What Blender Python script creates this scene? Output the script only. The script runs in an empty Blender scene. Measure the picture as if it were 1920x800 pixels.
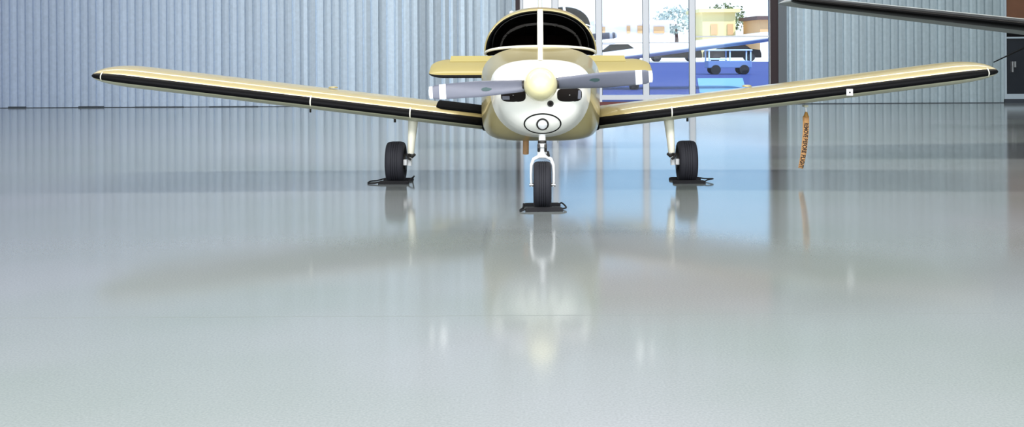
import bpy, bmesh, math, random
from mathutils import Vector, Matrix
from mathutils.bvhtree import BVHTree
random.seed(4)
S = bpy.context.scene
C = S.collection
PI = math.pi
R = math.radians
S.view_settings.view_transform = 'Standard'
S.view_settings.look = 'None'
S.view_settings.exposure = 0.0
S.cycles.use_denoising = True
S.cycles.max_bounces = 8
S.cycles.transparent_max_bounces = 12
S.cycles.caustics_reflective = False
S.cycles.caustics_refractive = False
S.cycles.sample_clamp_indirect = 4.0

# ------------------------------------------------------------------ materials
def lin(c):
    return tuple(((v/255)/12.92 if v/255 <= .04045 else ((v/255+.055)/1.055)**2.4) for v in c)
MATS = {}
def mat(name, rgb, rough=.5, metal=0., coat=0., noise=0., nscale=20., spec=.5, bump=0., emis=0., flake=0.):
    """rgb is an 8-bit sRGB triple; a procedural noise modulates the colour and, if asked, the surface."""
    if name in MATS: return MATS[name]
    m = bpy.data.materials.new(name); m.use_nodes = True
    nt = m.node_tree; b = nt.nodes['Principled BSDF']
    col = (*lin(rgb), 1)
    b.inputs['Base Color'].default_value = col
    b.inputs['Roughness'].default_value = rough
    b.inputs['Metallic'].default_value = metal
    b.inputs['Specular IOR Level'].default_value = spec
    b.inputs['Coat Weight'].default_value = coat
    b.inputs['Coat Roughness'].default_value = .06
    if emis:
        b.inputs['Emission Color'].default_value = col
        b.inputs['Emission Strength'].default_value = emis
    tc = nt.nodes.new('ShaderNodeTexCoord')
    if noise or bump or flake:
        n = nt.nodes.new('ShaderNodeTexNoise'); n.inputs['Scale'].default_value = nscale
        n.inputs['Detail'].default_value = 4
        nt.links.new(tc.outputs['Object'], n.inputs['Vector'])
        if noise:
            mr = nt.nodes.new('ShaderNodeMapRange')
            mr.inputs['To Min'].default_value = 1-noise; mr.inputs['To Max'].default_value = 1+noise
            nt.links.new(n.outputs['Fac'], mr.inputs['Value'])
            mx = nt.nodes.new('ShaderNodeVectorMath'); mx.operation = 'SCALE'
            mx.inputs[0].default_value = col[:3]
            nt.links.new(mr.outputs[0], mx.inputs['Scale'])
            nt.links.new(mx.outputs[0], b.inputs['Base Color'])
        if bump:
            bp = nt.nodes.new('ShaderNodeBump'); bp.inputs['Strength'].default_value = bump
            bp.inputs['Distance'].default_value = .01
            nt.links.new(n.outputs['Fac'], bp.inputs['Height'])
            nt.links.new(bp.outputs[0], b.inputs['Normal'])
    MATS[name] = m
    return m

def glass(name, tint, rough=.02, ior=1.45, gl=.97):
    m = bpy.data.materials.new(name); m.use_nodes = True
    nt = m.node_tree; nt.nodes.clear()
    o = nt.nodes.new('ShaderNodeOutputMaterial')
    t = nt.nodes.new('ShaderNodeBsdfTransparent'); t.inputs[0].default_value = (*lin(tint), 1)
    g = nt.nodes.new('ShaderNodeBsdfGlossy'); g.inputs['Roughness'].default_value = rough
    g.inputs['Color'].default_value = (gl, gl, gl, 1)
    fr = nt.nodes.new('ShaderNodeFresnel'); fr.inputs['IOR'].default_value = ior
    mx = nt.nodes.new('ShaderNodeMixShader')
    nt.links.new(fr.outputs[0], mx.inputs[0]); nt.links.new(t.outputs[0], mx.inputs[1]); nt.links.new(g.outputs[0], mx.inputs[2])
    nt.links.new(mx.outputs[0], o.inputs[0])
    MATS[name] = m
    return m

def floor_material():
    m = bpy.data.materials.new('epoxy_floor'); m.use_nodes = True
    nt = m.node_tree; b = nt.nodes['Principled BSDF']
    tc = nt.nodes.new('ShaderNodeTexCoord')
    n1 = nt.nodes.new('ShaderNodeTexNoise'); n1.inputs['Scale'].default_value = .35; n1.inputs['Detail'].default_value = 3
    n2 = nt.nodes.new('ShaderNodeTexNoise'); n2.inputs['Scale'].default_value = 90; n2.inputs['Detail'].default_value = 3
    for n in (n1, n2): nt.links.new(tc.outputs['Object'], n.inputs['Vector'])
    cr = nt.nodes.new('ShaderNodeValToRGB')
    cr.color_ramp.elements[0].position = .3; cr.color_ramp.elements[0].color = FLOOR_A
    cr.color_ramp.elements[1].position = .7; cr.color_ramp.elements[1].color = FLOOR_B
    nt.links.new(n1.outputs['Fac'], cr.inputs[0])
    mr = nt.nodes.new('ShaderNodeMapRange'); mr.inputs['To Min'].default_value = .74; mr.inputs['To Max'].default_value = 1.26
    nt.links.new(n2.outputs['Fac'], mr.inputs['Value'])
    sc = nt.nodes.new('ShaderNodeVectorMath'); sc.operation = 'SCALE'
    nt.links.new(cr.outputs[0], sc.inputs[0]); nt.links.new(mr.outputs[0], sc.inputs['Scale'])
    nt.links.new(sc.outputs[0], b.inputs['Base Color'])
    n3 = nt.nodes.new('ShaderNodeTexNoise'); n3.inputs['Scale'].default_value = 1.6; n3.inputs['Detail'].default_value = 5
    nt.links.new(tc.outputs['Object'], n3.inputs['Vector'])
    bp = nt.nodes.new('ShaderNodeBump'); bp.inputs['Strength'].default_value = .02; bp.inputs['Distance'].default_value = .02
    nt.links.new(n3.outputs['Fac'], bp.inputs['Height'])
    nt.links.new(bp.outputs[0], b.inputs['Normal'])
    b.inputs['Roughness'].default_value = .105
    b.inputs['IOR'].default_value = 1.5
    return m
FLOOR_A = (*lin((118, 127, 122)), 1)
FLOOR_B = (*lin((134, 137, 140)), 1)

def wall_material():
    """painted sheet steel: colour drifts slowly across the wall, one tone per panel"""
    m = bpy.data.materials.new('ribbed_steel'); m.use_nodes = True
    nt = m.node_tree; b = nt.nodes['Principled BSDF']
    tc = nt.nodes.new('ShaderNodeTexCoord')
    sx = nt.nodes.new('ShaderNodeSeparateXYZ'); nt.links.new(tc.outputs['Object'], sx.inputs[0])
    dv = nt.nodes.new('ShaderNodeMath'); dv.operation = 'DIVIDE'; dv.inputs[1].default_value = .184
    nt.links.new(sx.outputs['X'], dv.inputs[0])
    fl = nt.nodes.new('ShaderNodeMath'); fl.operation = 'FLOOR'; nt.links.new(dv.outputs[0], fl.inputs[0])
    wn = nt.nodes.new('ShaderNodeTexWhiteNoise'); wn.noise_dimensions = '1D'; nt.links.new(fl.outputs[0], wn.inputs['W'])
    mr = nt.nodes.new('ShaderNodeMapRange'); mr.inputs['To Min'].default_value = .93; mr.inputs['To Max'].default_value = 1.07
    nt.links.new(wn.outputs['Value'], mr.inputs['Value'])
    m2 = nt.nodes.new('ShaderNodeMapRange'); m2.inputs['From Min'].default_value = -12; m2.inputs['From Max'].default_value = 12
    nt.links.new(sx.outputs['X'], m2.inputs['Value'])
    cr = nt.nodes.new('ShaderNodeValToRGB')
    e = cr.color_ramp.elements
    e[0].position = 0; e[0].color = (*lin((172, 186, 210)), 1)
    e[1].position = 1; e[1].color = (*lin((164, 180, 186)), 1)
    k = e.new(.35); k.color = (*lin((192, 208, 224)), 1)
    nt.links.new(m2.outputs[0], cr.inputs[0])
    n2 = nt.nodes.new('ShaderNodeTexNoise'); n2.inputs['Scale'].default_value = 14; n2.inputs['Detail'].default_value = 4
    nt.links.new(tc.outputs['Object'], n2.inputs['Vector'])
    m3 = nt.nodes.new('ShaderNodeMapRange'); m3.inputs['To Min'].default_value = .85; m3.inputs['To Max'].default_value = 1.15
    nt.links.new(n2.outputs['Fac'], m3.inputs['Value'])
    mu = nt.nodes.new('ShaderNodeMath'); mu.operation = 'MULTIPLY'
    nt.links.new(mr.outputs[0], mu.inputs[0]); nt.links.new(m3.outputs[0], mu.inputs[1])
    sc = nt.nodes.new('ShaderNodeVectorMath'); sc.operation = 'SCALE'
    nt.links.new(cr.outputs[0], sc.inputs[0]); nt.links.new(mu.outputs[0], sc.inputs['Scale'])
    # raking light from the glass doors painted into the rib tones near the opening
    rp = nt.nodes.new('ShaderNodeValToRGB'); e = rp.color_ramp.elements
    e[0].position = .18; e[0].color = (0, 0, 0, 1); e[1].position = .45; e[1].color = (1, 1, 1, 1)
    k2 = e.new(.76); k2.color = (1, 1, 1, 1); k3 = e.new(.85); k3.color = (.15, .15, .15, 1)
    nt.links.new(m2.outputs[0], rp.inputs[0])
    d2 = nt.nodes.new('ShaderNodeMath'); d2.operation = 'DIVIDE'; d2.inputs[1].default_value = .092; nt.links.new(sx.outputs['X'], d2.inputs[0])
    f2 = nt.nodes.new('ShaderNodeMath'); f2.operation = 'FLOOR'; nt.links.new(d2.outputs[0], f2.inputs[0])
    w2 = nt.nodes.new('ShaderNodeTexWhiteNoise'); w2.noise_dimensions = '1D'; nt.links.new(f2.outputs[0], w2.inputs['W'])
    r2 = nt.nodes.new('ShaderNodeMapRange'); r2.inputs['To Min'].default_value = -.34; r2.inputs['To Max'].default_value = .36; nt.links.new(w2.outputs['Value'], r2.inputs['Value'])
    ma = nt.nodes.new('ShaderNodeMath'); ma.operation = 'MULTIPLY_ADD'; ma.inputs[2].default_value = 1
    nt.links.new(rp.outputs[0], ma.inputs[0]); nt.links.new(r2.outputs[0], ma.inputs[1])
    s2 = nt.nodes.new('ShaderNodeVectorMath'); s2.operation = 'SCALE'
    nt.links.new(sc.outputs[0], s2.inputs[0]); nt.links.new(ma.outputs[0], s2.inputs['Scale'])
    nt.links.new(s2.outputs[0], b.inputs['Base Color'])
    b.inputs['Roughness'].default_value = .38
    return m

# ------------------------------------------------------------------ mesh helpers
class MB:
    def __init__(s): s.v = []; s.f = []; s.m = []; s.sm = []
    def add(s, v, f, mi=0, smooth=True):
        o = len(s.v); s.v += [tuple(p) for p in v]
        for k, q in enumerate(f):
            s.f.append(tuple(i+o for i in q)); s.m.append(mi[k] if isinstance(mi, list) else mi); s.sm.append(smooth)
    def box(s, a, b, mi=0, bev=0.0, M=None):
        bm = bmesh.new(); bmesh.ops.create_cube(bm, size=1)
        for v in bm.verts:
            v.co = Vector([(a[i]+b[i])/2 + v.co[i]*(b[i]-a[i]) for i in range(3)])
        if bev: bmesh.ops.bevel(bm, geom=bm.edges[:], offset=bev, segments=2, affect='EDGES', profile=.7)
        if M: bm.transform(M)
        bm.verts.index_update()
        s.add([v.co[:] for v in bm.verts], [[v.index for v in f.verts] for f in bm.faces], mi, False); bm.free()
    def tube(s, pts, rad, n=12, mi=0, caps=True, closed=False):
        pts = [Vector(p) for p in pts]; N = len(pts)
        if not isinstance(rad, (list, tuple)): rad = [rad]*N
        rings = []; up = None
        for i, p in enumerate(pts):
            if closed: d = pts[(i+1) % N]-pts[i-1]
            else: d = pts[min(i+1, N-1)]-pts[max(i-1, 0)]
            d.normalize()
            if up is None:
                up = Vector((0, 0, 1)) if abs(d.z) < .9 else Vector((1, 0, 0))
            u = (up-d*up.dot(d)).normalized(); up = u; w = d.cross(u)
            rings.append([p+(u*math.cos(2*PI*k/n)+w*math.sin(2*PI*k/n))*rad[i] for k in range(n)])
        s.rings(rings, mi, caps and not closed, closed)
    def rings(s, rings, mi=0, caps=True, closed=False, bands=None, smooth=True):
        n = len(rings[0]); v = [p for r in rings for p in r]; f = []; mm = []
        N = len(rings)
        for i in range(N if closed else N-1):
            j = (i+1) % N
            for k in range(n):
                f.append((i*n+k, i*n+(k+1) % n, j*n+(k+1) % n, j*n+k))
                mm.append(bands(i, k) if bands else mi)
        if caps:
            f.append(tuple(reversed(range(n)))); mm.append(bands(0, 0) if bands and False else mi)
            f.append(tuple((N-1)*n+k for k in range(n))); mm.append(mi)
        s.add(v, f, mm, smooth)
    def lathe(s, prof, axis='x', center=(0, 0, 0), n=40, mi=0, bands=None):
        rings = []
        for a, r in prof:
            ring = []
            for k in range(n):
                t = 2*PI*k/n; c, q = r*math.cos(t), r*math.sin(t)
                p = {'x': (a, c, q), 'y': (c, a, q), 'z': (c, q, a)}[axis]
                ring.append((p[0]+center[0], p[1]+center[1], p[2]+center[2]))
            rings.append(ring)
        s.rings(rings, mi, True, False, bands)
    def build(s, name, mats, parent=None, auto=True, loc=(0, 0, 0)):
        me = bpy.data.meshes.new(name)
        me.from_pydata(s.v, [], s.f)
        for m in (mats if isinstance(mats, (list, tuple)) else [mats]): me.materials.append(m)
        me.polygons.foreach_set('material_index', s.m)
        me.polygons.foreach_set('use_smooth', s.sm)
        bm = bmesh.new(); bm.from_mesh(me); bmesh.ops.recalc_face_normals(bm, faces=bm.faces[:])
        if auto:
            for e in bm.edges:
                if len(e.link_faces) == 2 and e.calc_face_angle(0) > R(38): e.smooth = False
        bm.to_mesh(me); bm.free()
        o = bpy.data.objects.new(name, me); C.objects.link(o)
        o.location = loc
        if parent: o.parent = parent
        return o

def empty(name, label, cat, loc=(0, 0, 0), rz=0, group=None):
    o = bpy.data.objects.new(name, None); C.objects.link(o)
    o.empty_display_size = .2
    o.location = loc; o.rotation_euler = (0, 0, rz); return tag(o, label, cat, group)
def tag(o, label, cat, group=None, kind=None):
    o['label'] = label; o['category'] = cat
    if group: o['group'] = group
    if kind: o['kind'] = kind
    return o
def struct(o, label=None):
    o['kind'] = 'structure'
    if label: o['label'] = label
    return o
def text_mesh(txt, size, extrude=.0004):
    cu = bpy.data.curves.new('lettering', 'FONT'); cu.body = txt; cu.size = size; cu.extrude = extrude
    cu.align_x = 'CENTER'; cu.align_y = 'CENTER'; cu.offset = size*.035
    to = bpy.data.objects.new('lettering', cu); C.objects.link(to)
    bpy.context.view_layer.update()
    me = bpy.data.meshes.new_from_object(to.evaluated_get(bpy.context.evaluated_depsgraph_get()))
    bpy.data.objects.remove(to); bpy.data.curves.remove(cu)
    return me

# ------------------------------------------------------------------ camera (f = 2115 px, horizon at row 83)
cam = bpy.data.cameras.new('camera'); co = bpy.data.objects.new('camera', cam); C.objects.link(co)
cam.sensor_width = 36; cam.lens = 36*2115/1920; cam.shift_y = -(400-83)/1920; cam.clip_end = 900; cam.clip_start = .05
co.matrix_world = Matrix.Translation((0, 0, 1.43)) @ Matrix.Rotation(R(90), 4, 'X') @ Matrix.Rotation(R(-.3), 4, 'Z')
S.camera = co

# ------------------------------------------------------------------ shared materials
M_gold = mat('gold_cream_paint', (178, 164, 112), .3, .25, .5, noise=.07, nscale=60)
M_wing = mat('cream_gold_wing_paint', (188, 171, 116), .3, .15, .5, noise=.06, nscale=40)
M_wing_under = mat('cream_underside_paint', (196, 196, 168), .4, 0, .2)
M_cream = mat('cream_white_paint', (250, 246, 226), .3, 0, .6)
M_bowl = mat('white_nose_paint', (255, 253, 244), .35, 0, .5)
M_spin = mat('cream_spinner_paint', (236, 226, 176), .35, 0, .4)
M_black = mat('black_paint', (9, 9, 11), .5, 0, 0, spec=.12)
M_matte = mat('black_non_slip', (8, 8, 9), .9, spec=.05, noise=.2, nscale=200, bump=.3)
M_rubber = mat('tyre_rubber', (26, 26, 34), .75, noise=.15, nscale=80)
M_rubber2 = mat('chock_rubber', (18, 18, 22), .85, noise=.2, nscale=60)
M_blade = mat('grey_blade_paint', (104, 107, 120), .42, .1, noise=.05, nscale=30)
M_white = mat('white_paint', (240, 240, 240), .4)
M_decal = mat('dark_green_decal', (60, 84, 84), .5)
M_metal = mat('brushed_steel', (190, 190, 190), .3, .9)
M_dkmetal = mat('dark_fitting', (50, 48, 46), .5, .4)
M_dark = mat('dark_interior', (36, 32, 31), .9, spec=.1)
M_seat = mat('seat_cloth', (66, 54, 50), .9, noise=.15, nscale=90)
M_lens = mat('lamp_lens', (250, 250, 250), .08, 0, .5)
M_exh = mat('heat_browned_pipe', (170, 130, 88), .55, .1, noise=.25, nscale=40)
M_sideglass = mat('dark_side_glazing', (16, 15, 16), .15, spec=.3)
M_shade = glass('tinted_windscreen', (104, 94, 90), ior=1.22, gl=.05)
M_pane = glass('clear_pane', (242, 248, 252), ior=1.25)

# ------------------------------------------------------------------ aircraft
def ring(y, hw, zm, zt, zb, nt, nb, n=56):
    out = []
    for k in range(n):
        a = 2*PI*k/n; c, s = math.cos(a), math.sin(a)
        e = 2/(nt if s >= 0 else nb); h = (zt-zm) if s >= 0 else (zm-zb)
        # blend the exponents so both halves meet
        out.append((hw*math.copysign(abs(c)**e, c), y, zm+h*math.copysign(abs(s)**e, s)))
    return out
def lerp_secs(secs, ys):
    out = []
    for y in ys:
        for a, b in zip(secs, secs[1:]):
            if a[0] <= y <= b[0]:
                t = (y-a[0])/(b[0]-a[0])
                out.append((y,)+tuple(a[i]*(1-t)+b[i]*t for i in range(1, len(a)))); break
    return out
# y, half width, mid z, top z, bottom z, top exponent, bottom exponent
SECS = [(.10, .235, 1.02, 1.165, .84, 2.3, 2.0), (.115, .30, 1.02, 1.20, .775, 2.4, 2.0), (.14, .345, 1.02, 1.225, .725, 2.5, 2.0),
        (.18, .378, 1.02, 1.245, .685, 2.6, 2.0), (.25, .405, 1.03, 1.265, .645, 2.7, 2.05), (.36, .43, 1.04, 1.283, .615, 2.8, 2.15),
        (.46, .447, 1.04, 1.292, .60, 2.8, 2.3),
        (.70, .50, 1.05, 1.318, .548, 2.8, 4.2), (.95, .54, 1.05, 1.355, .528, 2.8, 5.6), (1.2, .566, 1.05, 1.405, .515, 2.8, 6.2),
        (1.45, .58, 1.02, 1.365, .505, 3.4, 6.0), (1.75, .584, 1.0, 1.335, .50, 4.0, 6.0), (2.4, .586, 1.0, 1.33, .495, 4.0, 5.6),
        (3.2, .57, 1.0, 1.33, .53, 4.0, 4.4), (3.9, .48, 1.03, 1.335, .62, 3.0, 3.6), (4.7, .34, 1.06, 1.32, .74, 2.4, 3.0),
        (5.5, .22, 1.08, 1.29, .86, 2.2, 2.4), (6.3, .12, 1.1, 1.25, .95, 2.0, 2.0), (6.9, .045, 1.1, 1.20, 1.02, 2.0, 2.0)]

def foil(zs=1., t=.14, camb=.0175):
    """closed aerofoil loop, x/c and z/c, from the trailing edge over the top to the nose and back"""
    up = [1, .92, .84, .75, .65, .55, .45, .36, .28, .21, .15, .10, .065, .04, .025, .016, .010, .006, .003, .0012, .0003]
    lo = [.0003, .0012, .003, .006, .010, .018, .028, .04, .065, .10, .15, .21, .28, .36, .45, .55, .65, .75, .84, .92, 1]
    def yt(x): return t/.2*(.2969*math.sqrt(x)-.126*x-.3516*x*x+.2843*x**3-.1036*x**4)
    def yc(x): return camb*(2*.4*x-x*x)/.16 if x < .4 else camb*(.2+.8*x-x*x)/.36
    return [(x, (yc(x)+yt(x))*zs) for x in up]+[(0, 0)]+[(x, (yc(x)-yt(x))*zs) for x in lo[:-1]]+[(1, (yc(1)-yt(1))*zs-.001)]
NU = 21
def foil_band(k, top=0, mid=1, bot=2, u=16, l=NU+5):
    if u <= k < l: return mid
    return top if k < u else bot

def make_wing(sx, parent, mt, chord=(1.6, 1.6), span=(.555, 4.625), le=1.8, z0=.632, dih=.122, u=14, l=NU+5, sweep=0., thick=1., name='wing'):
    F = foil(); L = span[1]
    xs = [span[0], span[0]+.5, 1.6, 2.4, 3.2, L-.42] if span[1] < 6 else [span[0], span[0]+1, span[0]+2, L-1.2, L-.42]
    xs += [L-.42+.42*math.sin(R(a)) for a in (12, 24, 36, 48, 58, 67, 75, 82, 87, 90)]
    def sec(x, F=F):
        f = (x-span[0])/(L-span[0]); c = chord[0]*(1-f)+chord[1]*f
        q = max(0, (x-(L-.42))/.42); e = math.sqrt(max(0, 1-q*q))
        th = max(.03, e**.65)*thick; cc = c*(.5+.5*max(.0, e)**.8); lex = le+sweep*(x-span[0])+(c-cc)*.16
        zc = z0+dih*(x-span[0])
        return [(sx*x, lex+cc*px, zc+c*pz*th - .01*px*c) for px, pz in F]
    m = MB(); m.rings([sec(x) for x in xs], 2, True, False, lambda i, k: foil_band(k, u=u, l=l))
    return m.build(name, mt, parent, auto=False), sec

def seam(sec, x, w, parent, m, k0=8, k1=30, name='stripe_joint'):
    """a narrow strip wrapped round the nose of the wing"""
    M = MB(); vs = []
    for xx in (x-w/2, x+w/2):
        P_ = sec(xx); cz = P_[NU][2]; cy = P_[NU][1]+.12
        for p in P_[k0:k1]:
            d = Vector((0, p[1]-cy, p[2]-cz)).normalized()*.004
            vs.append((p[0], p[1]+d.y, p[2]+d.z))
    n = len(vs)//2
    M.add(vs, [(i, i+1, n+i+1, n+i) for i in range(n-1)], 0)
    return M.build(name, m, parent)

def wheel(parent, x, y, r, hw, mt, group=None):
    m = MB()
    prof = [(-hw*.62, r*.5), (-hw*.8, r*.62), (-hw*.97, r*.74), (-hw, r*.84), (-hw*.93, r*.92), (-hw*.78, r*.968), (-hw*.5, r*.993)]
    for g in (-.34, -.12, .12, .34):
        prof += [(hw*(g-.035), r*.998), (hw*(g-.02), r*.972), (hw*(g+.02), r*.972), (hw*(g+.035), r*.998)]
    prof += [(hw*.5, r*.993), (hw*.78, r*.968), (hw*.93, r*.92), (hw, r*.84), (hw*.97, r*.74), (hw*.8, r*.62), (hw*.62, r*.5)]
    m.lathe(prof, 'x', (x, y, r), 48)
    t = m.build('tyre', mt['rubber'], parent)
    m = MB(); m.lathe([(-hw*.7, r*.2), (-hw*.68, r*.46), (-hw*.6, r*.52), (hw*.6, r*.52), (hw*.68, r*.46), (hw*.7, r*.2)], 'x', (x, y, r), 32)
    m.build('wheel_hub', mt['fitting'], parent)
    return t

def make_airplane(root, mt, detail=True):
    # --- body
    ys1 = [.10, .107, .115, .127, .14, .16, .18, .21, .25, .30, .36, .41, .46]
    m = MB(); m.rings([ring(*s) for s in lerp_secs(SECS, ys1)], 0, True)
    bowl = m.build('nose_bowl', mt['bowl'], root)
    bv = BVHTree.FromObject(bowl, bpy.context.evaluated_depsgraph_get())
    def hit(x, z):
        h = bv.ray_cast(Vector((x, -1, z)), Vector((0, 1, 0)))
        return h[0].y if h[0] else .3
    # cooling openings either side of the spinner: flat patches, dark depth in their colour
    for sx, cx in ((-1, -.235), (1, .25)):
        m = MB(); rg = []
        for q in (1, .9, .75, .55, .3, .05):
            row = []
            for k in range(32):
                a = 2*PI*k/32; c_, s_ = math.cos(a), math.sin(a)
                x = cx+q*.108*math.copysign(abs(c_)**.55, c_); z = .992+q*.058*math.copysign(abs(s_)**.6, s_)
                row.append((x, hit(x, z)-(.005 if q < 1 else .0005), z))
            rg.append(row)
        m.rings(rg, 0, False); op = m.build('cooling_opening', mt['dark'], bowl)
        m = MB()
        x0, x1, z0_, z1_ = ((cx-.095, cx-.03, .952, .985) if sx < 0 else (cx+.07, cx+.1, .955, 1.03))
        yy = min(hit(x0, z0_), hit(x1, z1_), hit((x0+x1)/2, (z0_+z1_)/2)); m.box((x0, yy-.008, z0_), (x1, yy+.01, z1_), 0, .006)
        m.build('engine_baffle', mt['blade'], op)
    # chin oval with its round lamp
    m = MB()
    pts = []
    for k in range(56):
        a = 2*PI*k/56; x, z = .016+.158*math.cos(a), .742+.089*math.sin(a)
        pts.append((x, hit(x, z)-.002, z))
    m.tube(pts, .006, 8, closed=True); m.build('chin_oval_ring', mt['black'], bowl)
    pts = []
    for k in range(32):
        a = 2*PI*k/32; x, z = .016+.047*math.cos(a), .738+.047*math.sin(a)
        pts.append((x, hit(x, z)-.004, z))
    m = MB(); m.tube(pts, .008, 8, closed=True); lr = m.build('landing_light_rim', mt['fitting'], bowl)
    m = MB(); cy = hit(.016, .738)
    m.add([(.016, cy-.02, .738)]+[(p[0], p[1]-.001, p[2]) for p in pts], [(0, 1+(k+1) % 32, 1+k) for k in range(32)], 0)
    m.build('landing_light_lens', mt['lens'], lr)
    m = MB(); hy = hit(.085, .925)
    m.lathe([(-.008, .02), (-.010, .026), (0, .028), (.02, .028)], 'y', (.085, hy, .918), 20)
    rf = m.build('round_air_inlet', mt['fitting'], bowl)
    m = MB(); m.lathe([(-.004, .014), (.0, .014)], 'y', (.085, hy-.012, .918), 16); m.build('inlet_throat', mt['dark'], rf)

    ys2 = [.46, .53, .62, .7, .8, .9, 1.0, 1.1, 1.2]
    m = MB(); m.rings([ring(*s) for s in lerp_secs(SECS, ys2)], 0, True); m.build('engine_cowl', mt['gold'], root)
    ys3 = [1.2, 1.3, 1.45, 1.6, 1.75, 2.0, 2.4, 2.8, 3.2, 3.55, 3.9, 4.3, 4.7, 5.1, 5.5, 5.9, 6.3, 6.6, 6.9]
    m = MB(); m.rings([ring(*s) for s in lerp_secs(SECS, ys3)], 0, True)
    fus = m.build('fuselage', mt['gold'], root)
    # cowl top strip and cowl joint line
    m = MB()
    cs = lerp_secs(SECS, [.36, .46, .6, .75, .9, 1.05, 1.2])
    v = []
    for s in cs: v += [(-.02, s[0], s[3]+.004), (.02, s[0], s[3]+.004)]
    m.add(v, [(2*i, 2*i+1, 2*i+3, 2*i+2) for i in range(len(cs)-1)]); m.build('cowl_centre_strip', mt['cream'], root)
    # --- cabin: windscreen between two arcs, roof lofted behind
    N = 28
    def B(a):
        t = a*PI/2; x = .553*math.sin(t); y = 1.2+.56*(1-math.cos(t)**.9); z = 1.408-.075*(abs(a)**2.2)
        return Vector((x, y, z))
    def arc(y0, y1, zt, zb, hw, ex, n=N):
        out = []
        for i in range(n+1):
            a = -1+2*i/n; t = a*PI/2; c, s = math.cos(t), math.sin(t)
            x = hw*math.copysign(abs(s)**(2/ex), s); z = zb+(zt-zb)*abs(c)**(2/ex)
            out.append(Vector((x, y0+(y1-y0)*(1-abs(c)**(.8)), z)))
        return out
    A1 = arc(1.95, 1.76, 1.775, 1.333, .553, 2.25)
    A0 = [B(-1+2*i/N) for i in range(N+1)]
    # match parameters by arc fraction
    def resample(P, n):
        d = [0]
        for a, b in zip(P, P[1:]): d.append(d[-1]+(b-a).length)
        out = []
        for i in range(n+1):
            q = d[-1]*i/n; k = 0
            while k < len(P)-2 and d[k+1] < q: k += 1
            t = (q-d[k])/max(1e-9, d[k+1]-d[k]); out.append(P[k].lerp(P[k+1], min(1, t)))
        return out
    A0 = resample(A0, 48); A1 = resample(A1, 48)
    rows = []
    for j in range(9):
        t = j/8; row = []
        for p, q in zip(A0, A1):
            r = p.lerp(q, t); g = (p-q).length
            r = r+Vector((r.x*.10, -.30, .55)).normalized()*(.10*g*4*t*(1-t)); row.append(r)
        rows.append(row)
    def patch(rows, i0, i1, j0, j1, off=0.):
        v = []; w = i1-i0+1
        for j in range(j0, j1+1):
            for i in range(i0, i1+1):
                p = Vector(rows[j][i])
                v.append(p+Vector((p.x, -.3*off, (p.z-1.1))).normalized()*off)
        f = [(j*w+i, j*w+i+1, (j+1)*w+i+1, (j+1)*w+i) for j in range(j1-j0) for i in range(w-1)]
        return v, f
    for i0, i1 in ((0, 24), (24, 48)):
        m = MB(); m.add(*patch(rows, i0, i1, 0, 8)); m.build('windscreen_pane', mt['shade'], root)
    # frame: base moulding, roof bow and centre post
    m = MB(); m.tube([p+Vector((0, -.004, .0)) for p in A0], .014, 8); m.build('windscreen_base_moulding', mt['cream'], root)
    m = MB(); m.tube([p+Vector((0, -.004, .002)) for p in A1], .017, 8); m.build('windscreen_bow', mt['gold'], root)
    m = MB(); v = []
    for j in range(9):
        p = rows[j][24]
        for dx, dy in ((-.03, 0), (-.026, -.016), (.026, -.016), (.03, 0)): v.append((dx, p.y+dy, p.z-dy*.8))
    m.add(v, [(4*j+k, 4*j+k+1, 4*j+k+5, 4*j+k+4) for j in range(8) for k in range(3)]); m.build('windscreen_centre_post', mt['cream'], root)
    # roof
    R0 = [p.copy() for p in A1]
    def arcN(y, zt, zb, hw, ex): return resample(arc(y, y, zt, zb, hw, ex), 48)
    roof = [R0, arcN(2.2, 1.815, 1.32, .566, 2.35), arcN(2.6, 1.815, 1.31, .572, 2.4), arcN(3.0, 1.775, 1.31, .562, 2.35),
            arcN(3.4, 1.69, 1.31, .53, 2.3), arcN(3.8, 1.57, 1.30, .475, 2.2), arcN(4.3, 1.43, 1.28, .40, 2.1), arcN(4.8, 1.325, 1.24, .32, 2.0)]
    m = MB()
    v, f = patch(roof, 0, 48, 0, len(roof)-1)
    keep = []; W = 49
    for q in f:   # open the side window bays
        j, i = q[0]//W, q[0] % W
        if j in (1, 2, 3) and (4 <= i < 14 or 34 <= i < 44): continue
        if j == 0 and False: continue
        keep.append(q)
    m.add(v, keep); rf = m.build('cabin_roof', mt['gold'], root)
    m = MB(); m.add(*patch(roof, 0, 48, 0, 4, -.014)); m.build('headliner', mt['dark'], root)
    m = MB(); bk = [(p.x*.97, 3.25, p.z-.01) for p in roof[4]]; m.add(bk, [tuple(range(49))]); m.build('rear_bulkhead', mt['dark'], root)
    for i0, i1 in ((4, 14), (34, 44)):
        for j0 in (1, 2, 3):
            m = MB(); m.add(*patch(roof, i0, i1, j0, j0+1, .0)); m.build('side_window', M_sideglass, root)
    # inside: glareshield and two seats
    m = MB()
    v = []; 
    for p in A0[2:-2]: v.append((p.x*.985, p.y+.03, p.z-.02))
    for p in A0[2:-2]: v.append((p.x*.985, 1.85, 1.36))
    n = len(v)//2
    m.add(v, [(i, i+1, n+i+1, n+i) for i in range(n-1)]); m.build('glareshield', mt['dark'], root)
    m = MB(); m.box((-.52, 1.75, 1.325), (.52, 3.6, 1.352), 0); m.build('cabin_lining', mt['dark'], root)
    for sx in (-1, 1):
        m = MB(); m.box((sx*.27-.2, 2.35, 1.34), (sx*.27+.2, 2.45, 1.52), 0, .03)
        m.box((sx*.27-.11, 2.36, 1.53), (sx*.27+.11, 2.43, 1.66), 0, .03); m.build('seat_back', mt['seat'], root)
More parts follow.
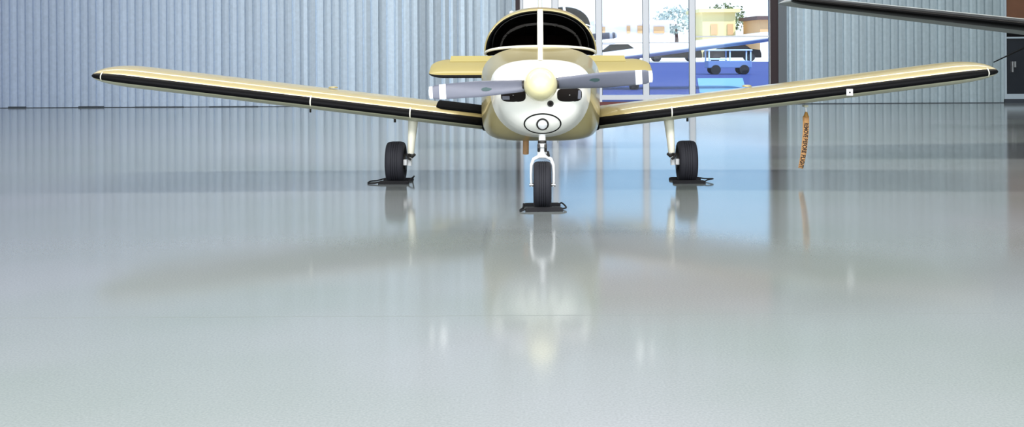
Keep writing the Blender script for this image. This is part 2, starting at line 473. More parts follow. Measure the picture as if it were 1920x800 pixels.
    # aerials on the roof
    m = MB(); m.tube([(-.3, 2.3, 1.72), (-.3, 2.3, 1.775), (-.3, 2.31, 1.78)], [.03, .022, .004], 10); m.build('beacon_light', mt['white'], root)
    m = MB(); m.box((-.12, 2.5, 1.8), (-.09, 2.62, 1.86), 0, .006); m.build('roof_aerial', mt['white'], root)
    # --- fin and rudder
    def blade_sec(y0, y1, z, t): return [(t*s, y, z) for y, s in ((y0, .0), (y0+.04*(y1-y0), .55), (y0+.15*(y1-y0), .9), (y0+.4*(y1-y0), 1), (y1, .12))]+[(-t*s, y, z) for y, s in ((y1, .12), (y0+.4*(y1-y0), 1), (y0+.15*(y1-y0), .9), (y0+.04*(y1-y0), .55))]
    m = MB(); m.rings([blade_sec(5.0, 6.55, 1.22, .040), blade_sec(5.45, 6.58, 1.5, .038), blade_sec(5.95, 6.68, 2.18, .030), blade_sec(6.02, 6.68, 2.22, .012)], 0, True)
    fin = m.build('vertical_fin', mt['cream'], root, auto=False)
    m = MB(); m.rings([blade_sec(6.56, 6.95, 1.14, .02), blade_sec(6.69, 7.05, 2.18, .014)], 0, True); m.build('rudder', mt['gold'], root)
    # --- tailplane: nose down as parked, black stripe on the leading edge
    F = foil(t=.10, camb=0.)
    rings = []
    H = 1.535; xs = [-H+.24*(1-math.sin(R(a))) for a in (90, 84, 76, 66, 54, 40, 24, 8)]
    xs = xs+[-.6, .6]+[-x for x in reversed(xs)]
    an = R(17)
    for x in xs:
        q = max(0, (abs(x)-(H-.24))/.24); e = math.sqrt(max(0, 1-q*q)); cc = .80*(.35+.65*e)
        yo = (.80-cc)*.35
        rings.append([(x, 5.72+(yo+cc*px)*math.cos(an)-pz*.8*max(.05, e)*math.sin(an), .985+(yo+cc*px)*math.sin(an)+pz*.8*max(.05, e)*math.cos(an)) for px, pz in F])
    m = MB(); m.rings(rings, 2, True, False, lambda i, k: foil_band(k, u=13, l=NU+13))
    st = m.build('tailplane', [mt['olive'], mt['black'], mt['under']], root, auto=False)
    for a, b in ((-1.28, -.3), (.3, 1.2)):
        m = MB(); m.box((a, .62, .012), (b, .88, .026), 0, .004)
        o = m.build('trim_tab', mt['tab'], st); o.location = (0, 5.72, .985); o.rotation_euler = (an, 0, 0)
    # --- wings
    for sx in (-1, 1):
        w, rg = make_wing(sx, root, [mt['wing'], mt['black'], mt['under']])
        m = MB()   # black strip standing in for the shaded gap at the wing root
        F2 = foil(zs=1.12)
        m.rings([[(sx*x, 1.785+1.62*px, .63+.122*(x-.555)+1.6*pz) for px, pz in F2] for x in (.562, .592)], 0, True); m.build('root_gap_strip', mt['black'], w)
        for x in ((1.325, 2.34, 4.50) if sx < 0 else (1.325, 4.50)):
            seam(rg, x, .012, w, mt['cream'], 13, 28)
        x = 2.2 if sx < 0 else 2.17
        m = MB(); m.lathe([(0, .05), (.012, .048), (.02, .03)], 'z', (sx*x, 2.32, .632+.122*(x-.555)+.142), 20); m.build('fuel_cap', mt['gold'], w)
        m = MB(); x = 1.53
        m.tube([(sx*x, 2.2, .632+.12-.07), (sx*x, 2.2, .632+.12-.135)], .012, 8); m.build('tie_down_ring', mt['fitting'], w)
        if sx < 0:
            m = MB(); x = 2.42; m.tube([(sx*x, 2.2, .86-.07), (sx*x, 2.2, .86-.135)], .01, 8); m.build('fuel_drain', mt['fitting'], w)
            # non-slip walkway mat
            v = []; K = [(.60, 0), (1.07, .0)]
            Fu = [p for p in foil()[:15]]
            for x in (.60, .75, .9, 1.02, 1.07):
                for px, pz in Fu[:13]:
                    if x > 1.05: px = max(px, .09)
                    v.append((sx*x, 1.8+1.6*px, .632+.122*(x-.555)+1.6*pz-.016*px+.014))
            n = 13
            m = MB(); m.add(v, [(j*n+i, j*n+i+1, (j+1)*n+i+1, (j+1)*n+i) for j in range(4) for i in range(12)])
            o = m.build('wing_walkway_mat', mt['matte'], w)
            so = o.modifiers.new('thickness', 'SOLIDIFY'); so.thickness = .03; so.offset = -1
        elif detail:
            m = MB(); x = 3.10; z = .632+.122*(x-.555)
            m.box((x-.032, 1.788, z-.045), (x+.032, 1.80, z+.022), 0, .003)
            o = m.build('stall_warning_plate', mt['white'], w)
            m = MB(); m.lathe([(-.003, .009), (0, .009)], 'y', (x, 1.787, z-.012), 12); m.build('stall_vane', mt['fitting'], o)
        m = MB(); x = 4.585; m.lathe([(-.02, .004), (-.012, .01), (.02, .012), (.03, .004)], 'x', (sx*4.61, 2.12, .632+.122*4.09), 12)
        m.build('navigation_light', mt['fitting'], w)
        # main gear
        g = bpy.data.objects.new('main_gear', None); C.objects.link(g); g.parent = root; g.empty_display_size = .1
        wheel(g, sx*1.51, 2.13, .212, .096, mt)
        m = MB(); m.tube([(sx*1.325, 2.13, .72), (sx*1.33, 2.13, .62), (sx*1.345, 2.13, .45), (sx*1.357, 2.13, .30)], [.062, .052, .042, .036], 20); m.build('strut_housing', mt['cream'], g)
        m = MB(); m.tube([(sx*1.357, 2.13, .31), (sx*1.372, 2.13, .19)], .021, 14); m.tube([(sx*1.37, 2.13, .235), (sx*1.376, 2.13, .175)], .031, 14); m.build('strut_piston', mt['white'], g)
        m = MB(); m.tube([(sx*1.365, 2.06, .29), (sx*1.325, 2.0, .28), (sx*1.30, 2.02, .30)], [.016, .02, .014], 8)
        m.tube([(sx*1.39, 2.07, .30), (sx*1.37, 2.05, .255), (sx*1.345, 2.05, .24)], .012, 8); m.build('torque_link', mt['fitting'], g)
        m = MB(); m.tube([(sx*1.36, 2.13, .212), (sx*1.5, 2.13, .212)], .02, 12); m.build('axle', mt['metal'], g)
        m = MB(); m.lathe([(-.012, .085), (.012, .085)], 'x', (sx*1.414, 2.13, .212), 24); bd = m.build('brake_disc', mt['fitting'], g)
        m = MB(); m.box((sx*1.405-.018, 2.02, .185), (sx*1.405+.018, 2.08, .245), 0, .008); m.build('brake_caliper', mt['white'], bd)
    # --- nose gear
    g = bpy.data.objects.new('nose_gear', None); C.objects.link(g); g.parent = root
    wheel(g, 0.012, .23, .205, .078, mt)
    m = MB(); pts = [(.012-.095, .23, .19), (.012-.097, .23, .30), (.012-.094, .23, .38), (.012-.075, .23, .43), (.012-.03, .23, .452), (.012+.03, .23, .452), (.012+.075, .23, .43), (.012+.094, .23, .38), (.012+.097, .23, .30), (.012+.095, .23, .19)]
    m.tube(pts, [.012, .0125, .014, .015, .017, .017, .015, .014, .0125, .012], 12); m.build('fork', mt['white'], g)
    m = MB(); m.tube([(-.1, .23, .205), (.125, .23, .205)], .016, 12); m.build('axle', mt['metal'], g)
    m = MB(); m.tube([(.012, .24, .44), (.012, .25, .50)], .042, 18); m.tube([(.012, .25, .50), (.012, .26, .55)], .018, 12); m.tube([(.012, .252, .53), (.012, .255, .562)], .034, 18); m.tube([(.012, .262, .58), (.012, .28, .68)], .03, 18); m.build('oleo_strut', mt['white'], g)
    m = MB(); m.tube([(.012, .255, .562), (.012, .262, .582)], .038, 18)
    for dx in (-.03, .03): m.tube([(.012+dx, .2, .5), (.012+dx, .185, .53), (.012+dx, .2, .56)], .012, 8)
    m.tube([(.055, .23, .47), (.07, .2, .46), (.06, .19, .5)], .01, 8); m.build('scissor_link', mt['fitting'], g)
    # exhaust stub and belly drain
    m = MB(); m.tube([(-.137, .75, .64), (-.137, .78, .52), (-.139, .80, .42)], [.028, .028, .028], 18, caps=False); m.build('exhaust_pipe', mt['exhaust'], root)
    m = MB(); m.tube([(.16, 1.0, .57), (.16, 1.0, .50)], .006, 8); m.build('drain_pipe', mt['metal'], root)
    # --- propeller
    p = bpy.data.objects.new('propeller', None); C.objects.link(p); p.parent = root; p.location = (0.0, -.10, 1.09); p.rotation_euler = (0, R(-3.9), 0)
    Ns = 30; rr = [.10+.84*i/Ns for i in range(Ns+1)]
    for sgn in (1, -1):
        rings = []; marks = []
        for r in rr+[.945]:
            f = (r-.10)/.84
            ch = .118+.035*math.sin(min(1, f*1.25)*PI/2)-.035*max(0, f-.5)*2
            if f > .965: ch *= .86
            if r > .943: ch *= .5
            if f < .06: ch *= .72
            tw = R(40-26*min(1, f*1.15)); th = .02*(1-f)+.006
            ring_ = []
            for k in range(16):
                a = 2*PI*k/16; cx = math.cos(a)*ch/2; tz = math.sin(a)*th*(1-.0*abs(math.cos(a)))
                ring_.append((r, tz*math.cos(tw)-cx*math.sin(tw), cx*math.cos(tw)+tz*math.sin(tw)))
            rings.append(ring_)
        def band(i, k):
            r = rr[min(i, Ns)]
            return 1 if r >= .885 or .79 <= r < .84 else 0
        m = MB(); m.rings(rings, 1, True, False, band)
        b = m.build('blade', [mt['blade'], mt['white']], p)
        if sgn < 0: b.rotation_euler = (0, PI, 0)
        m = MB(); tw = R(40-26*.5)
        v = [(.455+.045*math.cos(2*PI*k/24), -.0205-.0*k-(.02*math.sin(2*PI*k/24)+.005)*math.sin(R(27)), (.018*math.sin(2*PI*k/24)+.005)*math.cos(R(27))) for k in range(24)]
        m.add(v, [tuple(range(24))]); m.build('blade_decal', mt['decal'], b)
    m = MB(); prof = []
    for i in range(15):
        t = i/14*PI/2; prof.append((-.24*math.cos(t)**.9+.0, .142*math.sin(t)**.82 if i else .002))
    prof = [(-.243, .001)]+prof+[(.06, .145), (.11, .143), (.12, .02)]
    m.lathe(prof, 'y', (0, 0, 0), 48); m.build('spinner', mt['spinner'], p)
    for sgn in (1, -1):
        m = MB(); m.tube([(sgn*.10, 0, 0), (sgn*.155, 0, 0)], [.055, .045], 14); m.build('blade_root', mt['fitting'], p)

own = dict(tab=mat('matt_olive_paint', (176, 164, 108), .75, spec=.1), bowl=M_bowl, dark=M_dark, black=M_black, fitting=M_dkmetal, lens=M_lens, gold=M_gold, cream=M_cream, shade=M_shade, seat=M_seat,
           white=M_white, wing=M_wing, under=M_wing_under, olive=mat('olive_gold_paint', (176, 160, 92), .4, .2, .2, noise=.12, nscale=120),
           matte=M_matte, metal=M_metal, rubber=M_rubber, exhaust=M_exh, blade=M_blade, decal=M_decal, spinner=M_spin)
AX, AY, AROT = .2406, 9.6, R(-1.435)
plane = empty('light_airplane', 'cream and gold low-wing propeller airplane parked nose-on in the middle of the hangar', 'airplane', (AX, AY, 0), AROT, None)
make_airplane(plane, own)
def P(x, y, z=0):
    return Vector((AX+x*math.cos(AROT)-y*math.sin(AROT), AY+x*math.sin(AROT)+y*math.cos(AROT), z))

# ------------------------------------------------------------------ wheel chocks
def chock_set(x, y, r, label, ext, tilt=0):
    p = P(x, y)
    t = empty('wheel_chock', label, 'chock', (p.x, p.y, 0), AROT+R(tilt), 'black rubber chocks at the wheels')
    a, b = ext; d = math.sqrt(r*r-(r-.03)**2)+.004
    for s in (-1, 1):
        m = MB()
        pr = [(0, 0), (0.0, .026), (.02, .03), (.045, .028), (.09, .006), (.09, 0)]
        rg = [[(xx+(.012 if (i in (0,)) else 0)*0, s*(d+q), z*sc) for q, z in pr] for i, (xx, sc) in enumerate(((a, .8), (a+.02, 1), (b-.02, 1), (b, .8)))]
        m.rings(rg, 0, True, smooth=False); m.build('chock_block', M_rubber2, t)
    return t, d
def rope(t, pts, rad=.007):
    P_ = [Vector(p) for p in pts]; out = []
    for i in range(len(P_)-1):
        p0, p1, p2, p3 = P_[max(0, i-1)], P_[i], P_[i+1], P_[min(len(P_)-1, i+2)]
        for k in range(6):
            s = k/6; out.append(.5*((2*p1)+(-p0+p2)*s+(2*p0-5*p1+4*p2-p3)*s*s+(-p0+3*p1-3*p2+p3)*s**3))
    out.append(P_[-1]); m = MB(); m.tube(out, rad, 8); return m.build('rope', M_rubber2, t)
t, d = chock_set(.012, .23, .205, 'pair of black rubber chocks either side of the nose wheel', (-.155, .165), 3)
rope(t, [(-.15, -d-.05, .018), (-.19, -d-.09, .01), (-.2, -d-.02, .008), (-.17, 0, .008), (-.16, d+.05, .018)])
rope(t, [(.16, -d-.05, .018), (.2, -d+.02, .02), (.18, .1, .03), (.165, d+.05, .02)])
t, d = chock_set(-1.51, 2.13, .212, 'pair of black chocks at the main wheel left in the photo, rope looped out', (-.155, .155), -2)
rope(t, [(-.15, -d-.05, .018), (-.2, -d-.08, .01), (-.265, -d-.05, .008), (-.27, -.0, .008), (-.2, .08, .01), (-.15, d+.05, .018)])
rope(t, [(.15, -d-.05, .018), (.175, -d+.03, .05), (.19, -d+.1, .06), (.185, 0, .06), (.15, d+.05, .02)])
t, d = chock_set(1.51, 2.13, .212, 'pair of black chocks at the main wheel right in the photo, rope end trailing', (-.16, .165), 1)
rope(t, [(.16, -d-.05, .018), (.2, -d, .03), (.27, -.02, .03), (.2, .08, .02), (.16, d+.05, .018)])

# ------------------------------------------------------------------ streamer hanging from the right-hand wing
M_orange = mat('faded_orange_ribbon', (200, 150, 96), .8, noise=.12, nscale=60)
M_ink = mat('dark_lettering', (44, 34, 28), .8)
sx_, sy_ = 2.745, 2.2
p = P(sx_, sy_)
st = empty('pitot_cover_streamer', 'orange ribbon with dark lettering hanging under the wing on a white cord', 'streamer', (p.x, p.y, 0), AROT)
m = MB(); m.tube([(.0, 0, .785), (.005, 0, .77), (.012, 0, .75), (.018, 0, .70)], .009, 8); m.build('cord', M_white, st)
m = MB(); m.box((-.03+.016, -.05, .762), (.016+.012, .06, .785), 0, .006); cv = m.build('pitot_sleeve', M_wing_under, st)
path = [(.012, 0, .665), (.012, -.005, .60), (.008, -.008, .50), (-.002, -.008, .40), (-.012, -.004, .30), (-.028, .004, .20), (-.042, .01, .125)]
def rib(t):
    k = min(len(path)-2, int(t*(len(path)-1))); f = t*(len(path)-1)-k
    return Vector(path[k]).lerp(Vector(path[k+1]), f)
m = MB(); v = []
for i in range(25):
    c = rib(i/24); tg = (rib(min(1, i/24+.02))-rib(max(0, i/24-.02))).normalized(); n = Vector((-tg.z, 0, tg.x)) if True else None
    w = .034-.008*i/24
    v += [c-n*w, c+n*w]
m.add(v, [(2*i, 2*i+1, 2*i+3, 2*i+2) for i in range(24)])
rbn = m.build('ribbon', M_orange, st); so = rbn.modifiers.new('thickness', 'SOLIDIFY'); so.thickness = .003; so.offset = 0
m = MB(); m.tube([(.016, 0, .712), (.014, 0, .66)], [.012, .03], 10); m.build('ribbon_clasp', mat('tan_clasp', (180, 130, 60), .6), st)
for word, t0, t1 in (('REMOVE', .17, .42), ('BEFORE', .44, .69), ('FLIGHT', .72, .98)):
    me = text_mesh(word, .064)
    w = max(v.co.x for v in me.vertices)-min(v.co.x for v in me.vertices)
    a, b = rib(t0), rib(t1); L = (b-a).length
    ax = (b-a).normalized(); up = Vector((-ax.z, 0, ax.x)).normalized()   # letters read down the ribbon
    c = (a+b)/2
    for v in me.vertices:
        x, y, z = v.co
        tt = t0+(t1-t0)*(x/w+.5)
        q = rib(max(0, min(1, tt)))
        v.co = q+up*y*.95+Vector((0, -.0035-z, 0))
    me.materials.append(M_ink)
    o = bpy.data.objects.new('lettering', me); C.objects.link(o); o.parent = rbn

# ------------------------------------------------------------------ the hangar
WY = 26.4
def wx(px): return (px-960)/2115*WY
def wz(py): return 1.43-(py-83)/2115*WY
# floor
m = MB(); m.box((-17, -6, -.12), (17, WY+.2, 0)); fl = struct(m.build('floor', floor_material()), 'glossy grey-green epoxy hangar floor')
m = MB()
M_joint = mat('joint_filler', (112, 118, 116), .8, spec=.1)
m.box((-17, 5.947, .0), (17, 5.953, .0004)); struct(m.build('trim_1', M_joint), 'thin straight joint line across the floor')
# ribbed end wall with openings
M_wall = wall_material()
def ribbed(x0, x1, z0, z1, y=WY, pitch=.184):
    m = MB(); v = []; x = x0
    prof = []
    k = math.floor(x0/pitch)
    pts = [(x0, 0.)]
    while k*pitch < x1:
        b = k*pitch
        for dx, dy in ((.0, 0), (.010, .035), (.030, .035), (.042, 0), (.10, -.006), (.155, 0)):
            if x0 < b+dx < x1: pts.append((b+dx, dy))
        k += 1
    pts.append((x1, 0))
    for x, dy in pts: v += [(x, y+dy, z0), (x, y+dy, z1)]
    m.add(v, [(2*i, 2*i+2, 2*i+3, 2*i+1) for i in range(len(pts)-1)], 0, False)
    return m
H = 7.4
xa, xb = wx(967), wx(1473)
ztop = 4.9
xc = wx(1882)
mw = MB()
for args in ((-17, xa, 0, H), (xb, xc, 0, H), (xa, xb, ztop, H), (xc, 17, 4.3, H), (xc+3.4, 17, 0, 4.3)):
    q = ribbed(*args); mw.add(q.v, q.f, 0, False)
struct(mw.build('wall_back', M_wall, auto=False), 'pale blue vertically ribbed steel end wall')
M_plain = mat('painted_panel', (176, 184, 186), .7, noise=.04, nscale=3)
for nm, a, b in (('wall_left', (-17.1, -6, 0), (-17, WY, H)), ('wall_right', (17, -6, 0), (17.1, WY, H))):
    m = MB(); m.box(a, b); struct(m.build(nm, M_plain), 'plain painted hangar side wall')
m = MB(); m.box((-17.1, -6, H), (17.1, WY+.3, H+.1)); struct(m.build('ceiling', mat('white_insulation', (205, 205, 205), .9)), 'pale insulated hangar ceiling')
# dark gap at the foot of the wall
M_gap = mat('dark_gap', (60, 66, 74), .9)
m = MB(); x = -14.
while x < xa-.1:
    w = random.uniform(.4, 1.3)
    h = random.choice((.012, .02, .035)); m.box((x, WY-.008, 0), (min(x+w, xa), WY+.004, h)); x += w
m.box((xb+.02, WY-.008, 0), (xc, WY+.004, .015)); struct(m.build('baseboard_back', M_gap), 'dark uneven gap along the foot of the ribbed wall')

# glazed door wall: jambs, frames, panes, header
M_frame = mat('white_door_frame', (232, 234, 240), .4)
M_jamb = mat('dark_brown_jamb', (48, 32, 36), .6)
M_jamb2 = mat('grey_jamb', (104, 110, 116), .6)
M_red = mat('reddish_header', (150, 92, 84), .7, noise=.1, nscale=3)
M_sill = mat('reddish_sill', (120, 66, 64), .6)
def vbar(px0, px1, z0, z1, y0=-.02, y1=.10, mb=None):
    mb.box((wx(px0), WY+y0, z0), (wx(px1), WY+y1, z1))
def frame_obj(name, boxes, mt_, lab=None):
    m = MB()
    for b in boxes: vbar(*b, mb=m)
    o = m.build(name, mt_); struct(o, lab); return o
frame_obj('trim_2', [(967, 975, 0, ztop, -.06, .16)], M_jamb, 'dark left jamb of the glazed opening')
frame_obj('trim_3', [(1444, 1458, 0, ztop, -.05, .2)], M_jamb, 'dark brown right jamb of the glazed opening')
frame_obj('trim_4', [(1458, 1473, 0, ztop, -.08, .05)], M_jamb2, 'grey steel post beside the glazed opening')
frame_obj('trim_5', [(975, 1444, 3.84, ztop, -.02, .12)], M_red, 'reddish header panel above the glass doors')
frame_obj('trim_6', [(975, 1444, 0, .07, -.03, .12)], M_sill, 'reddish sill under the glass doors')
zr0, zr1 = wz(188), wz(179)
def leaf(name, a, b, rail_z, lab, th=(11, 11), bottom=True):
    """one glass leaf: white frame with a pane of its own"""
    m = MB()
    vbar(a, a+th[0]/2, .07, 3.84, mb=m); vbar(b-th[1]/2, b, .07, 3.84, mb=m)
    if bottom: vbar(a+th[0]/2, b-th[1]/2, zr0, zr1, mb=m)
    vbar(a+th[0]/2, b-th[1]/2, 3.7, 3.84, mb=m)
    vbar(a+th[0]/2, b-th[1]/2, wz(rail_z[1]), wz(rail_z[0]), .0, .05, mb=m)
    d = struct(m.build(name, M_frame), lab)
    m = MB(); vbar(a+th[0]/2, b-th[1]/2, zr1 if bottom else .08, 3.7, .028, .036, mb=m); m.build('pane', M_pane, d)
    m = MB()
    for q in (a+th[0]/2, b-th[1]/2-.9): vbar(q, q+.9, zr1 if bottom else .08, 3.7, -.024, -.0, mb=m)
    m.build('gasket', M_jamb2, d)
    return d
leaf('door_1', 975, 1041, (80, 82), 'glass door leaf mostly hidden behind the airplane cabin')
leaf('door_2', 1041, 1123, (80, 82), 'narrow glass door leaf right behind the airplane cabin')
leaf('door_3', 1123, 1211, (80.5, 82.5), 'white framed glass door leaf just right of the propeller airplane', (11, 11))
leaf('door_4', 1211, 1298, (80.5, 82.5), 'white framed glass door leaf, middle of the three clear of the airplane')
leaf('window_1', 1298, 1444, (69, 72), 'wide glass panel beside the dark brown jamb', (10, 2), bottom=True)
# second opening at the right edge
m = MB()
m.box((xc, WY-.04, 0), (xc+.05, WY+.1, 4.3)); m.box((xc+.05, WY-.04, wz(190)), (xc+3.4, WY+.1, wz(181)))
m.box((xc+3.35, WY-.04, 0), (xc+3.4, WY+.1, 4.3)); m.box((xc+.05, WY-.03, wz(77)), (xc+3.35, WY+.06, wz(74)))
dr = struct(m.build('door_5', mat('pale_steel_frame', (176, 190, 200), .5)), 'dark glazed door in a pale frame at the right edge')
m = MB(); m.box((xc+.05, WY+.02, wz(181)), (xc+3.35, WY+.05, wz(77))); m.build('dark_glass', mat('dark_glazing', (30, 34, 42), .15, noise=.2, nscale=4), dr)
m = MB(); m.box((xc+.05, WY+.01, wz(74)), (xc+3.35, WY+.05, wz(64))); m.build('dark_rail', M_black, dr)
m = MB(); m.box((xc+.05, WY+.0, wz(64)), (xc+3.35, WY+.06, 4.3)); m.build('brown_panel', mat('brown_board', (112, 74, 52), .7, noise=.15, nscale=5), dr)
m = MB(); m.box((wx(1897), WY-.03, wz(140)), (wx(1899), WY+.02, wz(120)), 0, .003); m.box((wx(1901), WY-.03, wz(131)), (wx(1904), WY+.02, wz(120)), 0, .003); m.build('door_handle', M_metal, dr)
m = MB(); m.box((xc, WY-.05, 0), (xc+3.4, WY+.12, wz(190)), 0); struct(m.build('trim_7', M_gap), 'dark threshold under the right hand door')

# ------------------------------------------------------------------ second aircraft, only its wing reaches into the frame
M_grey = mat('pale_grey_paint', (186, 190, 186), .35, 0, .4)
oth = dict(own); oth.update(bowl=M_grey, gold=M_grey, cream=M_grey, wing=M_grey, under=mat('grey_underside_paint', (150, 156, 154), .5), olive=M_grey, spinner=M_black)
# its fuselage, tail and gear stand outside the frame to the right
t2 = empty('neighbouring_airplane', 'grey airplane with a glossy black wing leading edge reaching in at the upper right', 'airplane', (9.75, 12.3, 0), 0)
M_boot = mat('black_boot', (5, 5, 6), .35, spec=.08)
for sx in (-1, 1):
    make_wing(sx, t2, [M_grey, M_boot, oth['under']], chord=(2.1, 1.25), span=(.7, 6.24), le=1.45, z0=1.315, dih=.117, u=11, l=NU+10, sweep=.05, thick=.78)
m = MB()
ss = [(s[0]*1.15-.3, s[1]*1.25, s[2]*1.25+.25, s[3]*1.25+.25, s[4]*1.25+.25, s[5], s[6]) for s in SECS]
m.rings([ring(*s) for s in ss], 0, True); m.build('fuselage', M_grey, t2)
m = MB(); 
m.rings([ring(y, hw, 1.95, zt, 1.75, 2.4, 2.2) for y, hw, zt in ((1.3, .3, 2.0), (1.7, .58, 2.25), (2.2, .66, 2.48), (3.0, .66, 2.5), (3.8, .5, 2.3), (4.6, .3, 2.0))], 0, True); m.build('cabin_canopy', M_shade, t2)
m = MB(); m.rings([[(-.03, y0, z), (0, y0-.05, z), (.03, y0, z), (.012, y1, z), (-.012, y1, z)] for y0, y1, z in ((6.3, 7.9, 1.7), (7.2, 8.0, 3.0))], 0, True); m.build('vertical_fin', M_grey, t2)
m = MB(); m.box((-2, 6.9, 1.75), (2, 7.7, 1.81), 0, .02); m.build('tailplane', M_grey, t2)
for sx in (-1, 1):
    g = bpy.data.objects.new('main_gear', None); C.objects.link(g); g.parent = t2
    wheel(g, sx*1.9, 2.6, .26, .1, own)
    m = MB(); m.tube([(sx*1.75, 2.6, 1.42), (sx*1.75, 2.6, .26), (sx*1.9, 2.6, .26)], [.06, .035, .03], 12); m.build('strut', M_white, g)
g = bpy.data.objects.new('nose_gear', None); C.objects.link(g); g.parent = t2
wheel(g, 0, .3, .22, .08, own)
m = MB(); m.tube([(0, .3, 1.25), (0, .3, .5), (.11, .3, .42), (.11, .3, .22), (0, .3, .22)], [.05, .035, .02, .02, .02], 12); m.build('strut', M_white, g)
# propeller of that aircraft
pp = bpy.data.objects.new('propeller', None); C.objects.link(pp); pp.parent = t2; pp.location = (0, -.4, 1.55)
m = MB(); m.lathe([(-.3, .002), (-.25, .07), (-.1, .15), (.12, .19), (.2, .19)], 'y', (0, 0, 0), 32); m.build('spinner', M_black, pp)
for s in (-1, 1):
    m = MB(); m.rings([[(-.07*q, -.02, s*z), (0, .01, s*z), (.07*q, .02, s*z), (0, -.012, s*z)] for z, q in ((.1, .8), (.5, 1.1), (.85, 1), (.98, .5))], 0, True); m.build('blade', M_black, pp)
# thin rod hanging forward and down from its wing
m = MB(); o3 = Vector((9.75, 12.3, 0)); m.tube([Vector((6.9, 14.4, 1.51))-o3, Vector((6.27, 13.85, 1.345))-o3, Vector((5.68, 13.3, 1.19))-o3], [.014, .011, .007], 8); m.build('aerial_rod', M_black, t2)

# ------------------------------------------------------------------ outside, seen through the glass
M_apron = mat('shade_blue_apron', (48, 60, 126), .8, noise=.06, nscale=.6)  # blue shade of the hangar is put into the apron colour
m = MB(); m.box((-80, WY+.15, -.12), (120, 86, -.0)); struct(m.build('apron', M_apron), 'apron outside the glass doors with blue hangar shade in its colour')
m = MB(); m.box((-200, 86, -.12), (300, 420, -.0)); struct(m.build('concrete_apron', mat('sunlit_concrete', (236, 232, 232), .9, noise=.04, nscale=.3)), 'bright sunlit concrete far outside')
m = MB(); m.rings([[(5.4, 32.5, z), (6.75, 32.5, z), (9.4, 46, z), (7.55, 46, z)] for z in (0, .012)], 0, True, smooth=False); struct(m.build('reflection_patch', mat('pale_reflection', (112, 160, 196), .7, noise=.05, nscale=1)), 'pale blue patch on the apron imitating a reflection in the wide glass panel')  # pale patch added on the ground to imitate a reflection in the glass
wt = dict(own)
M_wp = mat('white_aircraft_paint', (250, 248, 248), .35, 0, .4)
wt.update(tab=M_wp, bowl=M_wp, gold=M_wp, cream=M_wp, wing=M_wp, under=mat('white_underside', (214, 208, 216), .5), olive=M_wp, spinner=M_wp, black=M_wp)
t3 = empty('parked_airplane', 'white low-wing airplane parked outside beyond the glass doors', 'airplane', (1.6, 32, 0), 0)
make_airplane(t3, wt, False); t3.scale = (1.45, 1.45, 1.45)

def car(x, y, label, col):
    t = empty('parked_car', label, 'car', (x, y, 0), 0, 'dark cars parked far outside')
    m = MB(); L = 2.15
    pr = [(-L, .3), (-L, .7), (-L+.15, .85), (-1.1, .95), (-.55, 1.38), (.75, 1.4), (1.35, .98), (L-.1, .9), (L, .6), (L, .3)]
    for_ = [[(px, s*.85*(1 if z < 1 else .8), z) for px, z in pr] for s in (-1, 1)]
    m.rings(for_, 0, True, smooth=False); m.build('body', col, t)
    m = MB(); m.add([(-.98, -.80, .98), (-.52, -.72, 1.32), (.72, -.72, 1.33), (1.18, -.80, .99)], [(0, 1, 2, 3)]); m.build('side_window', M_black, t)
    for wx_ in (-1.35, 1.35):
        m = MB(); m.lathe([(-.87, .2), (-.88, .3), (-.7, .32), (.7, .32), (.88, .3), (.87, .2)], 'y', (wx_, 0, .32), 20); m.build('wheel', M_rubber, t)
M_car1 = mat('black_car_paint', (8, 7, 9), .6, spec=.15); M_car2 = mat('charcoal_car_paint', (22, 20, 24), .6, spec=.15)
for px, lab, c in ((1158, 'black car far outside, seen through the leaf nearest the airplane', M_car1), (1262, 'black car far outside, seen through the middle glass leaf', M_car1),
                   (1372, 'charcoal car far outside, seen through the wide glass panel', M_car2)):
    car((px-960)/2115*89, 89, lab, c)

# small white utility cart
t4 = empty('utility_cart', 'white framed utility cart standing on the blue apron beyond the wide glass panel', 'cart', (9.95, 52, 0), 0)
M_cart = mat('cart_white', (220, 238, 250), .4); M_cartb = mat('cart_blue', (120, 146, 196), .5)
m = MB(); m.box((-1, -.5, .3), (1, .5, .62), 0, .04); m.build('body', M_cartb, t4)
m = MB(); m.box((-1.02, -.55, 1.08), (1.02, .55, 1.14), 0, .02); m.build('roof', M_cart, t4)
for a in (-.95, .95, 0):
    for b in (-.48, .48):
        m = MB(); m.box((a-.03, b-.03, .6), (a+.03, b+.03, 1.1)); m.build('post', M_cart, t4)
m = MB(); m.box((-.95, -.52, .66), (-.15, -.2, .74), 0, .02); m.build('bench', M_cart, t4)
for a in (-.65, .65):
    for b in (-.5, .5):
        m = MB(); m.lathe([(-.06, .1), (-.06, .22), (.06, .22), (.06, .1)], 'y', (a, b, .22), 18); m.build('wheel', M_rubber, t4)

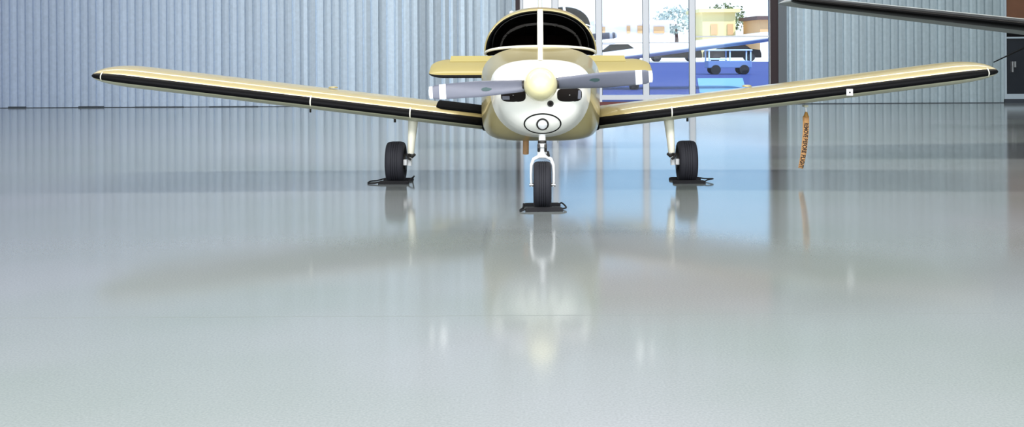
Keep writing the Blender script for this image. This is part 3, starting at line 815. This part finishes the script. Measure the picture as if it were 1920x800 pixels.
def building(x0, x1, y, z1, label, wallm, roofm, wins, winm, band=None, bandm=None):
    t = empty('terminal_building', label, 'building', ((x0+x1)/2, y, 0), 0); w = (x1-x0)/2
    m = MB(); m.box((-w, 0, 0), (w, 8, z1)); m.build('wall', wallm, t)
    m = MB(); m.box((-w-.4, -.5, z1), (w+.4, 8.4, z1+.35)); m.build('roof', roofm, t)
    if band:
        m = MB(); m.box((-w, -.05, band[0]), (w, .0, band[1])); m.build('wall_band', bandm, t)
    for a, b, c, d in wins:
        m = MB(); m.box((a*w, -.1, c), (b*w, -.02, d)); m.build('window', winm, t)
M_tan = mat('tan_stucco', (222, 176, 128), .9, noise=.08, nscale=.6); M_roof = mat('brown_roof', (96, 74, 72), .9)
M_wb = mat('white_building', (244, 236, 236), .9); M_cream2 = mat('cream_stucco', (240, 222, 160), .9)
building(9, 16.5, 118, 3.5, 'long white building with tan openings far outside', M_wb, mat('lilac_roof', (236, 228, 240), .8), [(-.9, -.8, 2.4, 3.2), (-.2, -.1, 2.5, 3.3), (.1, .25, 2.5, 3.3), (.55, .85, 2.5, 3.2)], M_tan)
building(19.6, 23.0, 116, 4.6, 'cream stucco building with square tan windows far outside', M_cream2, M_cream2, [(-.5, -.1, 2.3, 3.4), (.5, .85, 2.3, 3.4)], M_tan)
building(24.2, 32, 110, 3.7, 'orange tan building with a brown sloping roof behind the wide glass panel', M_tan, M_roof, [(-.7, -.5, 1, 2.2)], M_roof, (0, 2.1), M_wb)
def tree(x, y, h, label, col):
    t = empty('tree', label, 'tree', (x, y, 0), 0, 'trees beyond the apron')
    m = MB(); m.tube([(0, 0, 0), (.1, 0, h*.3), (0, 0, h*.6)], [.25, .2, .1], 8); m.build('trunk', M_roof, t)
    m = MB(); rnd = random.Random(x)
    for k in range(420):
        a, b = rnd.uniform(0, 2*PI), math.acos(rnd.uniform(-1, 1)); r_ = h*.34*rnd.uniform(.5, 1)
        c = Vector((r_*math.sin(b)*math.cos(a)*1.25, r_*math.sin(b)*math.sin(a), h*.68+r_*math.cos(b)*.85)); s = .22
        q = [c+Vector((rnd.uniform(-s, s), rnd.uniform(-s, s), rnd.uniform(-s, s))) for _ in range(4)]
        m.add(q, [(0, 1, 2), (0, 2, 3), (0, 3, 1)], 0, False)
    m.build('crown', col, t)
tree(18.6, 128, 6.0, 'pale grey-green tree far outside at the left of the wide glass panel', mat('pale_foliage', (176, 190, 186), .9))
tree(25.5, 134, 6.4, 'green tree far outside behind the cream building', mat('green_foliage', (104, 116, 70), .9))

# ------------------------------------------------------------------ light
w = bpy.data.worlds.new('sky'); S.world = w; w.use_nodes = True
bg = w.node_tree.nodes['Background']; bg.inputs[1].default_value = 1.4
nt = w.node_tree; tc = nt.nodes.new('ShaderNodeTexCoord'); sp = nt.nodes.new('ShaderNodeSeparateXYZ'); cr = nt.nodes.new('ShaderNodeValToRGB')
nt.links.new(tc.outputs['Generated'], sp.inputs[0]); nt.links.new(sp.outputs['Z'], cr.inputs[0]); nt.links.new(cr.outputs[0], bg.inputs[0])
e = cr.color_ramp.elements; e[0].position = .045; e[0].color = (.96, .98, 1, 1); e[1].position = .09; e[1].color = (.42, .70, 1.0, 1)
k = e.new(.5); k.color = (.50, .72, 1, 1)
def area(name, loc, rot, sx, sy, power, col=(1, 1, 1)):
    l = bpy.data.lights.new(name, 'AREA'); l.shape = 'RECTANGLE'; l.size = sx; l.size_y = sy; l.energy = power; l.color = col
    o = bpy.data.objects.new(name, l); C.objects.link(o); o.location = loc; o.rotation_euler = rot; return o
area('ceiling_light', (0, 14.4, 7.2), (0, 0, 0), 20, .8, 1050, (1, .97, .92))
area('ceiling_light', (0, 21.5, 7.2), (0, 0, 0), 30, .8, 720, (.93, .97, 1))
area('ceiling_light', (0, 1.5, 7.2), (0, 0, 0), 24, 3.0, 3300, (1, .985, 1))
area('open_front_daylight', (0, -5.6, 3.4), (R(90), 0, 0), 22, 5.5, 1300, (1, .99, .95))
l = bpy.data.lights.new('sun', 'SUN'); l.energy = 5.5; l.angle = R(1); l.color = (1, .97, .93)
o = bpy.data.objects.new('sun', l); C.objects.link(o); o.location = (60, -40, 80)
o.rotation_euler = Vector((.49, -.41, .77)).to_track_quat('Z', 'Y').to_euler()
